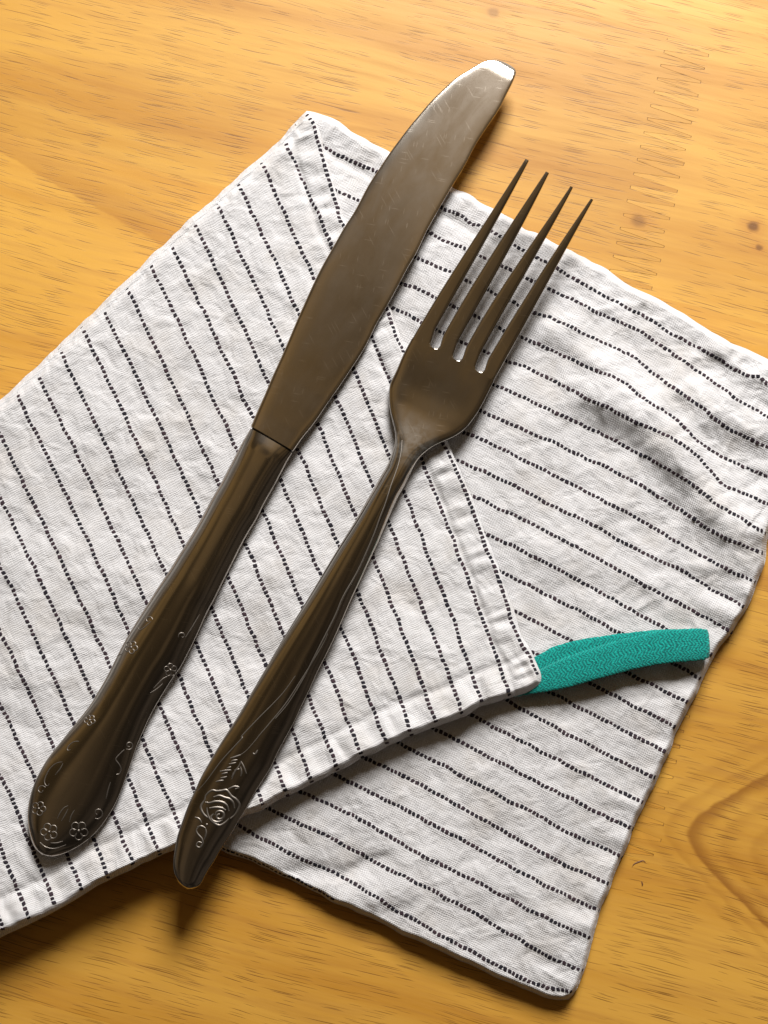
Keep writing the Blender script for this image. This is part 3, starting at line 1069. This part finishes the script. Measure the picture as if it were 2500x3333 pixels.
# ------------------------------------------------------------------ embossing
def tube(line, bvh, rad, V, F, seg=8, closed=False, lift=-0.1):
    p = np.asarray(line, float)
    if closed:
        p = np.vstack([p, p[:1]])
    n = max(4, int(seglen(p) / 2.6))
    q = resample(p, n)
    pts, nor = [], []
    for x in q:
        h = cast(bvh, x)
        if h is None:
            continue
        pts.append(h[0] + h[1] * rad * lift)
        nor.append(h[1])
    if len(pts) < 3:
        return
    pts, nor = np.array(pts), np.array(nor)
    tan = unit(np.gradient(pts, axis=0))
    side = unit(np.cross(tan, nor))
    base = len(V)
    for i in range(len(pts)):
        t = i / (len(pts) - 1)
        r = rad if closed else rad * (0.35 + 0.65 * math.sin(math.pi * min(max(t, 0.06), 0.94)) ** 0.6)
        for a in range(seg):
            an = a * math.tau / seg
            V.append(pts[i] + side[i] * r * 1.5 * math.cos(an) + nor[i] * r * math.sin(an) * 0.75)
    for i in range(len(pts) - 1):
        for a in range(seg):
            b = (a + 1) % seg
            F.append([base + i * seg + a, base + i * seg + b, base + (i + 1) * seg + b, base + (i + 1) * seg + a])


def bead(c, bvh, r, V, F):
    h = cast(bvh, c)
    if h is None:
        return
    loc, nor = h
    t = unit(np.cross(nor, (0.3, 0.9, 0.1)))
    b = np.cross(nor, t)
    base = len(V)
    for ph in (0, 35, 65):
        for a in range(8):
            an = a * math.tau / 8
            cr, sr = math.cos(math.radians(ph)), math.sin(math.radians(ph))
            V.append(loc + (t * math.cos(an) + b * math.sin(an)) * r * cr + nor * r * 0.75 * sr)
    V.append(loc + nor * r * 0.75)
    for k in (0, 8):
        for a in range(8):
            F.append([base + k + a, base + k + (a + 1) % 8, base + k + 8 + (a + 1) % 8, base + k + 8 + a])
    for a in range(8):
        F.append([base + 16 + a, base + 16 + (a + 1) % 8, base + 24])


def emboss(name, lines, beads, bvh, mat_, parent, rad):
    V, F = [], []
    for l in lines:
        closed = len(l) > 5 and tuple(l[0]) == tuple(l[-1])
        tube(l[:-1] if closed else l, bvh, rad, V, F, closed=closed)
    for c, r in beads:
        bead(c, bvh, r, V, F)
    if V:
        o = mesh_obj(name, V, F, mat_, parent)
        bmm = bmesh.new()
        bmm.from_mesh(o.data)
        bmesh.ops.recalc_face_normals(bmm, faces=bmm.faces)
        bmm.to_mesh(o.data)
        bmm.free()
        o.data.polygons.foreach_set("use_smooth", np.ones(len(o.data.polygons), bool))
        return o


bvk = bvh_of(khandle)
ORN = 0.00010


def flower(c, r, turn, leafy=True):
    lines, beads = [], [(c, 0.00032)]
    for i in range(5):
        a = turn + i * math.tau / 5
        m = (c[0] + r * 0.62 * math.cos(a), c[1] + r * 0.62 * math.sin(a))
        lp = []
        for j in range(9):
            b = a + math.pi + 0.5 + j * (math.tau - 1.0) / 8
            lp.append((m[0] + r * 0.42 * math.cos(b), m[1] + r * 0.42 * math.sin(b)))
        lines.append(lp)
    return lines, beads


def scroll(c, r, a0, turns, grow=1.0):
    return [(c[0] + r * (0.25 + 0.75 * t) * math.cos(a0 + turns * math.tau * t), c[1] + r * (0.25 + 0.75 * t) * grow * math.sin(a0 + turns * math.tau * t)) for t in np.linspace(0, 1, 14)]


for c, r, t in (((427, 2107), 20, 0.2), ((555, 2181), 20, 0.9), ((292, 2344), 17, 0.4), ((126, 2632), 22, 0.1), ((160, 2708), 27, 0.6), ((256, 2704), 29, 0.3)):
    l, b = flower(c, r, t)
    emboss("embossed_flower", l, b, bvk, EMB, khandle, ORN)
for ln in ([scroll((484, 2018), 13, 0.5, 0.9), [(492, 2022), (470, 2042), (455, 2050), (447, 2040)]],
           [scroll((593, 2070), 13, 2.2, -0.9), [(604, 2074), (620, 2050), (632, 2030), (650, 2000)]],
           [scroll((420, 2426), 15, 1.0, 1.2), [(405, 2440), (392, 2452), (377, 2471), (388, 2488), (394, 2503), (389, 2518), (379, 2521)]],
           [[(258, 2413), (242, 2414), (228, 2423), (219, 2436), (222, 2443), (230, 2440)]],
           [[(202, 2480), (184, 2484), (165, 2499), (152, 2520), (145, 2540), (147, 2554), (156, 2558), (160, 2550)], [(205, 2484), (196, 2502), (180, 2522)]],
           [scroll((135, 2572), 16, 0.0, 0.9)],
           [scroll((318, 2646), 20, 2.0, 1.0), [(345, 2600), (352, 2570), (360, 2545)]],
           [[(187, 2664), (196, 2645), (208, 2630), (222, 2622)], [(200, 2672), (212, 2652), (222, 2632)], [(226, 2676), (232, 2655), (243, 2636)]],
           [[(500, 2240), (515, 2225), (530, 2210), (548, 2200)], [(490, 2255), (510, 2243), (530, 2225)]],
           [[(355, 2140), (378, 2135), (398, 2128)]],
           [[(215, 2750), (180, 2762), (150, 2758), (130, 2742)], [(205, 2738), (185, 2744), (166, 2744)]],
           ):
    emboss("embossed_scroll", ln, [], bvk, EMB, khandle, ORN)

# ------------------------------------------------------------------ fork
F0, F1 = (612, 2894), (1820, 585)
FL = [(612, 2894), (598, 2888), (585, 2877), (573, 2861), (565, 2838), (563, 2807), (569, 2762), (578, 2717), (596, 2665), (614, 2617), (635, 2572), (655, 2527), (687, 2471), (719, 2417), (752, 2366), (788, 2308), (817, 2257), (853, 2196), (889, 2134), (925, 2073), (965, 2008), (1001, 1950), (1045, 1877), (1077, 1823), (1110, 1769), (1142, 1718), (1168, 1675), (1193, 1631), (1215, 1592), (1236, 1555), (1258, 1519), (1272, 1487), (1282, 1458), (1286, 1429), (1286, 1412), (1280, 1382), (1270, 1342), (1266, 1302), (1267, 1262), (1272, 1244), (1290, 1208), (1312, 1157), (1337, 1110), (1363, 1067), (1395, 1013)]
FR = [(612, 2894), (626, 2893), (644, 2886), (655, 2875), (669, 2848), (682, 2825), (696, 2805), (714, 2773), (732, 2744), (754, 2710), (777, 2671), (800, 2633), (822, 2592), (843, 2558), (858, 2534), (882, 2496), (907, 2442), (933, 2395), (962, 2341), (983, 2294), (1005, 2250), (1034, 2185), (1056, 2142), (1085, 2084), (1114, 2019), (1144, 1950), (1175, 1885), (1200, 1830), (1229, 1769), (1251, 1718), (1276, 1660), (1298, 1613), (1320, 1574), (1341, 1530), (1363, 1494), (1385, 1472), (1414, 1452), (1446, 1437), (1479, 1422), (1515, 1396), (1533, 1374), (1554, 1345), (1580, 1298), (1601, 1255), (1627, 1208), (1645, 1175), (1667, 1132), (1699, 1074), (1721, 1034)]
TINES = [
    ([(1363, 1067), (1395, 1013), (1424, 966), (1453, 915), (1479, 880), (1522, 812), (1566, 739), (1602, 685), (1638, 634), (1674, 577), (1706, 523)],
     [(1397, 1121), (1399, 1108), (1413, 1081), (1435, 1042), (1468, 985), (1500, 933), (1540, 857), (1551, 837), (1584, 775), (1620, 710), (1656, 653), (1689, 591), (1720, 524)], (1713, 521)),
    ([(1428, 1121), (1446, 1083), (1468, 1045), (1497, 995), (1536, 933), (1583, 857), (1631, 779), (1667, 721), (1703, 671), (1739, 616), (1773, 564)],
     [(1470, 1157), (1475, 1143), (1500, 1100), (1525, 1053), (1562, 987), (1594, 930), (1634, 857), (1660, 812), (1692, 750), (1725, 689), (1757, 624), (1787, 566)], (1780, 562)),
    ([(1500, 1161), (1525, 1114), (1562, 1053), (1601, 984), (1645, 915), (1685, 858), (1710, 826), (1750, 761), (1786, 710), (1819, 663), (1852, 613)],
     [(1540, 1201), (1547, 1183), (1576, 1132), (1605, 1081), (1630, 1031), (1663, 973), (1703, 908), (1732, 850), (1757, 812), (1797, 739), (1833, 674), (1864, 613)], (1858, 609)),
    ([(1573, 1204), (1591, 1165), (1616, 1121), (1648, 1067), (1692, 998), (1735, 926), (1779, 862), (1819, 801), (1851, 747), (1884, 703), (1919, 653)],
     [(1645, 1175), (1667, 1132), (1699, 1074), (1721, 1034), (1750, 984), (1783, 924), (1815, 866), (1851, 797), (1877, 747), (1902, 700), (1932, 653)], (1926, 650)),
]
fork = thing("fork", "steel fork with a rose on its handle, lying on the striped napkin", "fork")
s_tip = axis_s(F1, F0, F1)
s_root = float(np.mean(axis_s([(1412, 1133), (1484, 1173), (1554, 1215)], F0, F1)))
s_neck = float(axis_s([(1330, 1478)], F0, F1))
fz_s = np.array([0, 0.08, 0.25, 0.42, 0.545, 0.60, 0.655, 0.71, 0.80, 0.90, 1.0]) * s_tip
fz = np.array([12.0, 12.0, 11.6, 11.4, 11.0, 10.2, 9.1, 8.5, 9.0, 10.4, 12.6]) * mm


def fork_z(s):
    t = np.linspace(0, s_tip, 400)
    z = np.interp(t, fz_s, fz)
    ker = np.ones(25) / 25
    zp = np.convolve(np.pad(z, 12, mode='edge'), ker, mode='valid')
    return np.interp(s, t, zp)


sf = ends(230, True, False) * (s_root - 1)
Lq, Rq = contour_rows(FL, FR, F0, F1, sf)
zz = fork_z(sf)
Lp, Rp = P(Lq, zz), P(Rq, zz)
hf = np.interp(sf, [0, 120, 700, s_neck - 150, s_neck, s_neck + 130, s_root], np.array([1.7, 2.0, 2.6, 3.6, 3.0, 1.9, 1.8])) * mm
hf *= np.sqrt(np.clip(1 - (1 - np.clip(sf / 16, 0, 1)) ** 2, 0.03, 1))
pw = np.interp(sf, [0, 300, 900, s_neck - 100, s_neck + 120, s_root], [3.4, 3.2, 2.8, 2.5, 4.5, 9.0])
VF = sweep(Lp, Rp, hf, pw, 48, lens=np.interp(sf, [0, 300, s_neck - 60, s_neck + 60], [0.8, 0.8, 0.7, 0.0]))
i_n = int(np.searchsorted(sf, s_neck))
fhandle = solid("handle", VF, FORK, fork, 0, i_n + 1, True, False)
fhead = solid("head", VF, FORK, fork, i_n, None, False, True)
a_, b_ = np.array(F0, float), np.array(F1, float)
fax = (b_ - a_) / np.linalg.norm(b_ - a_)
fpe = np.array([-fax[1], fax[0]])
slots = [((np.array(p) - a_) @ fpe) for p in ((1412, 1133), (1484, 1173), (1554, 1215))]
for ti, (tl, tr, tp) in enumerate(TINES):
    st = float((np.array(tp) - a_) @ fax)
    s = (s_root - 4) + (np.r_[(np.linspace(0, 1, 34) ** 2 * 0.12)[:-1], np.linspace(0.12, 0.97, 40)[:-1], np.linspace(0.97, 1, 6)]) * (st - s_root + 4)
    def fit(side):
        q = np.array(side, float) - a_
        c_ = np.polyfit(q @ fax, q @ fpe, 3)
        return np.polyval(c_, s)
    wl_, wr2 = fit([p for p in tl if (np.array(p, float) - a_) @ fax > s_root + 20]), fit([p for p in tr if (np.array(p, float) - a_) @ fax > s_root + 20])
    if wl_.mean() > wr2.mean():
        wl_, wr2 = wr2, wl_
    # round slot bottoms: the gap opens like a half circle
    for side, k in ((0, ti - 1), (1, ti)):
        if 0 <= k < 3:
            w = wl_ if side == 0 else wr2
            cen = slots[k]
            gap = 15.5
            d = np.clip((s - s_root) / 17.0, 0, 1)
            op = np.sqrt(np.clip(1 - (1 - d) ** 2, 0, 1))
            far = np.interp(s, [s_root + 17, s_root + 55], [0, 1])
            circ = cen + (op * gap if side == 0 else -op * gap)
            ww = circ * (1 - far) + w * far
            if side == 0:
                wl_ = ww
            else:
                wr2 = ww
    Lq = a_ + s[:, None] * fax + wl_[:, None] * fpe
    Rq = a_ + s[:, None] * fax + wr2[:, None] * fpe
    z = fork_z(s)
    h = np.interp(s, [s_root, st - 200, st], [1.77, 1.6, 1.0]) * mm
    solid("tine", sweep(P(Lq, z), P(Rq, z), h, np.interp(s, [s_root, s_root + 60, st], [9, 6, 4]), 28), FORK, fork)

bvf = bvh_of(fhandle, fhead)


def cr(pts, ox=560, oy=2400, k=4.423):
    return [(ox + x / k, oy + y / k) for x, y in pts]


ROSE = [
    [(470, 900), (490, 830), (570, 765), (640, 775), (710, 770), (780, 760), (820, 800), (860, 850), (930, 900), (970, 970), (950, 1040), (900, 1120), (840, 1170)],
    [(470, 900), (420, 980), (420, 1040), (460, 1110), (520, 1160)],
    [(600, 860), (680, 840), (760, 870), (830, 890), (880, 940), (900, 1020)],
    [(480, 935), (540, 945), (620, 925), (720, 935), (790, 980), (820, 1060)],
    [(540, 1020), (630, 1010), (720, 1020), (770, 1050)],
    [(500, 1010), (510, 1090), (540, 1170), (600, 1230), (680, 1270), (760, 1230), (820, 1170)],
    [(600, 1100), (560, 1150), (590, 1205), (660, 1220), (730, 1190)],
    [(620, 1120), (640, 1075), (690, 1062), (740, 1090), (740, 1150), (690, 1180), (645, 1160), (655, 1115), (690, 1105)],
]
LEAVES = [
    [(780, 760), (840, 730), (900, 708), (970, 720), (910, 745)],
    [(630, 640), (680, 628), (740, 620)], [(700, 585), (745, 580), (790, 565)], [(715, 530), (760, 518), (800, 508)], [(690, 490), (770, 478), (850, 470)],
    [(790, 445), (820, 436), (850, 425)], [(820, 385), (870, 378), (920, 365)], [(850, 350), (880, 335), (940, 325)], [(840, 300), (920, 278), (990, 250)],
    [(990, 340), (1030, 420), (1070, 520)], [(900, 475), (935, 465), (970, 455)], [(860, 570), (880, 540), (885, 505)], [(990, 350), (960, 420), (900, 500), (860, 600)],
    [(990, 560), (1000, 500), (985, 420)],
]
CURL = [
    [(330, 1150), (375, 1165), (405, 1190), (425, 1228)], [(365, 1290), (420, 1278), (480, 1305)],
    [(400, 1280), (352, 1330), (370, 1390), (430, 1460), (442, 1530), (395, 1590), (350, 1555), (380, 1505), (425, 1520)],
    [(480, 1305), (492, 1380), (465, 1470)], [(1165, 225), (1195, 245), (1235, 180)],
]
emboss("embossed_rose", [cr(l) for l in ROSE], [(cr([(505, 940)])[0], 0.00024), (cr([(500, 1255)])[0], 0.0003)], bvf, EMB, fhandle, 0.00022)
emboss("embossed_leaves", [cr(l) for l in LEAVES], [], bvf, EMB, fhandle, 0.00016)
emboss("embossed_scroll", [cr(l) for l in CURL], [(cr([(385, 1585)])[0], 0.00026)], bvf, EMB, fhandle, 0.00016)
H_ = lambda l: cr(l, 600, 1950, 2.765)
G_ = lambda l: cr(l, 900, 1400, 2.765)
emboss("raised_line", [cr([(370, 770), (500, 620), (700, 350), (880, 150), (1010, 10)]) + H_([(520, 1230), (680, 1060), (800, 940), (900, 830), (1000, 690)])], [], bvf, EMB, fhandle, 0.00011)
emboss("raised_line", [cr([(990, 250), (1080, 180), (1220, 20)]) + H_([(680, 1220), (800, 1080), (920, 930), (1050, 730), (1150, 570), (1250, 400), (1290, 310)])], [], bvf, EMB, fhandle, 0.00011)
emboss("raised_line", [H_([(820, 1075), (930, 945), (1040, 770), (1120, 620), (1220, 420), (1350, 165)]) + G_([(600, 1500), (720, 1290), (800, 1120), (880, 930), (930, 790), (980, 660), (1030, 500), (1090, 330), (1120, 200), (1130, 90)])], [], bvf, EMB, fhandle, 0.00014)

# ------------------------------------------------------------------ teal hanging loop
T_FRONT = [(1690, 2222), (1741, 2187), (1765, 2176), (1819, 2149), (1862, 2132), (1934, 2108), (2012, 2084), (2100, 2064), (2163, 2050), (2278, 2046), (2288, 2048)]
T_BACK = [(1690, 2160), (1747, 2135), (1801, 2105), (1892, 2081), (2012, 2063), (2100, 2053), (2163, 2048), (2278, 2046), (2288, 2048)]
T_LOW = [(1670, 2270), (1741, 2257), (1832, 2242), (1922, 2217), (2030, 2188), (2133, 2164), (2253, 2152), (2284, 2149), (2293, 2148)]
n = 70
u = np.linspace(0, 1, n)
zt = np.interp(u, [0, 0.15, 0.5, 0.85, 1], [7.4, 8.0, 9.2, 9.0, 8.2]) * mm
zb = np.interp(u, [0, 0.15, 0.5, 0.85, 1], [5.4, 5.7, 6.6, 6.9, 6.7]) * mm
A = P(resample(T_FRONT, n), zt), P(resample(T_LOW, n), zt)
bl = np.array(T_LOW, float) - (0, 10)
B = P(resample(T_BACK, n), zb), P(resample(bl, n), zb)
turn = np.radians(np.linspace(20, 160, 8))
cL, cR = (A[0][-1] + B[0][-1]) / 2, (A[1][-1] + B[1][-1]) / 2
dirx = unit(np.array([1.0, 0.02, 0]))
rad_ = (zt[-1] - zb[-1]) / 2
TL = [cL + np.array([0, 0, rad_ * math.cos(a)]) + dirx * rad_ * math.sin(a) for a in turn]
TR = [cR + np.array([0, 0, rad_ * math.cos(a)]) + dirx * rad_ * math.sin(a) for a in turn]
PL = np.vstack([A[0], TL, B[0][::-1]])
PR = np.vstack([A[1], TR, B[1][::-1]])
mid = (PL + PR) / 2
al = unit(np.gradient(mid, axis=0))
nr = unit(np.cross(unit(PR - PL), al))
if nr[0, 2] < 0:
    nr = -nr
VT = sweep(PL, PR, np.full(len(PL), 1.25 * mm), np.full(len(PL), 2.6), 26, nr)
nn_, kk_ = VT.shape[:2]
tf = grid_faces(nn_, kk_) + [list(range(kk_))[::-1], [(nn_ - 1) * kk_ + j for j in range(kk_)]]
along = np.r_[0, np.cumsum(np.linalg.norm(np.diff(mid, axis=0), axis=1))]
phi = np.linspace(0, math.tau, kk_, endpoint=False) + math.tau / kk_ / 2
tuv = np.stack(np.broadcast_arrays(along[:, None], (np.cos(phi) * 0.0045)[None]), -1).reshape(-1, 2)
tv = VT.reshape(-1, 3)
tv = tv + np.stack([noise(tv[:, 0] * 900, tv[:, 1] * 900, 3), noise(tv[:, 0] * 900, tv[:, 1] * 900, 4), noise(tv[:, 0] * 700, tv[:, 1] * 700, 5)], 1) * 0.00012
loop = mesh_obj("hanging_loop", tv, tf, TEAL, napkin, uv=tuv)
loop["label"] = "folded teal tape loop sewn to the napkin corner"
bmm = bmesh.new()
bmm.from_mesh(loop.data)
bmesh.ops.recalc_face_normals(bmm, faces=bmm.faces)
bmm.to_mesh(loop.data)
bmm.free()

# a small dark scratch in the wood beside the napkin
V_, F_ = [], []
tb = BVHTree.FromPolygons([Vector((-1, -1, 0)), Vector((1, -1, 0)), Vector((1, 1, 0)), Vector((-1, 1, 0))], [[0, 1, 2, 3]])
for l_ in ([(2057, 2824), (2064, 2813), (2080, 2806), (2094, 2802), (2104, 2812)], [(2088, 2868), (2091, 2878), (2090, 2886)]):
    tube(l_, tb, 0.00016, V_, F_, lift=-0.4)
    sc_ = mesh_obj("scratch", V_, F_, GLUE, table)
    sc_.matrix_parent_inverse = table.matrix_basis.inverted()
    V_, F_ = [], []
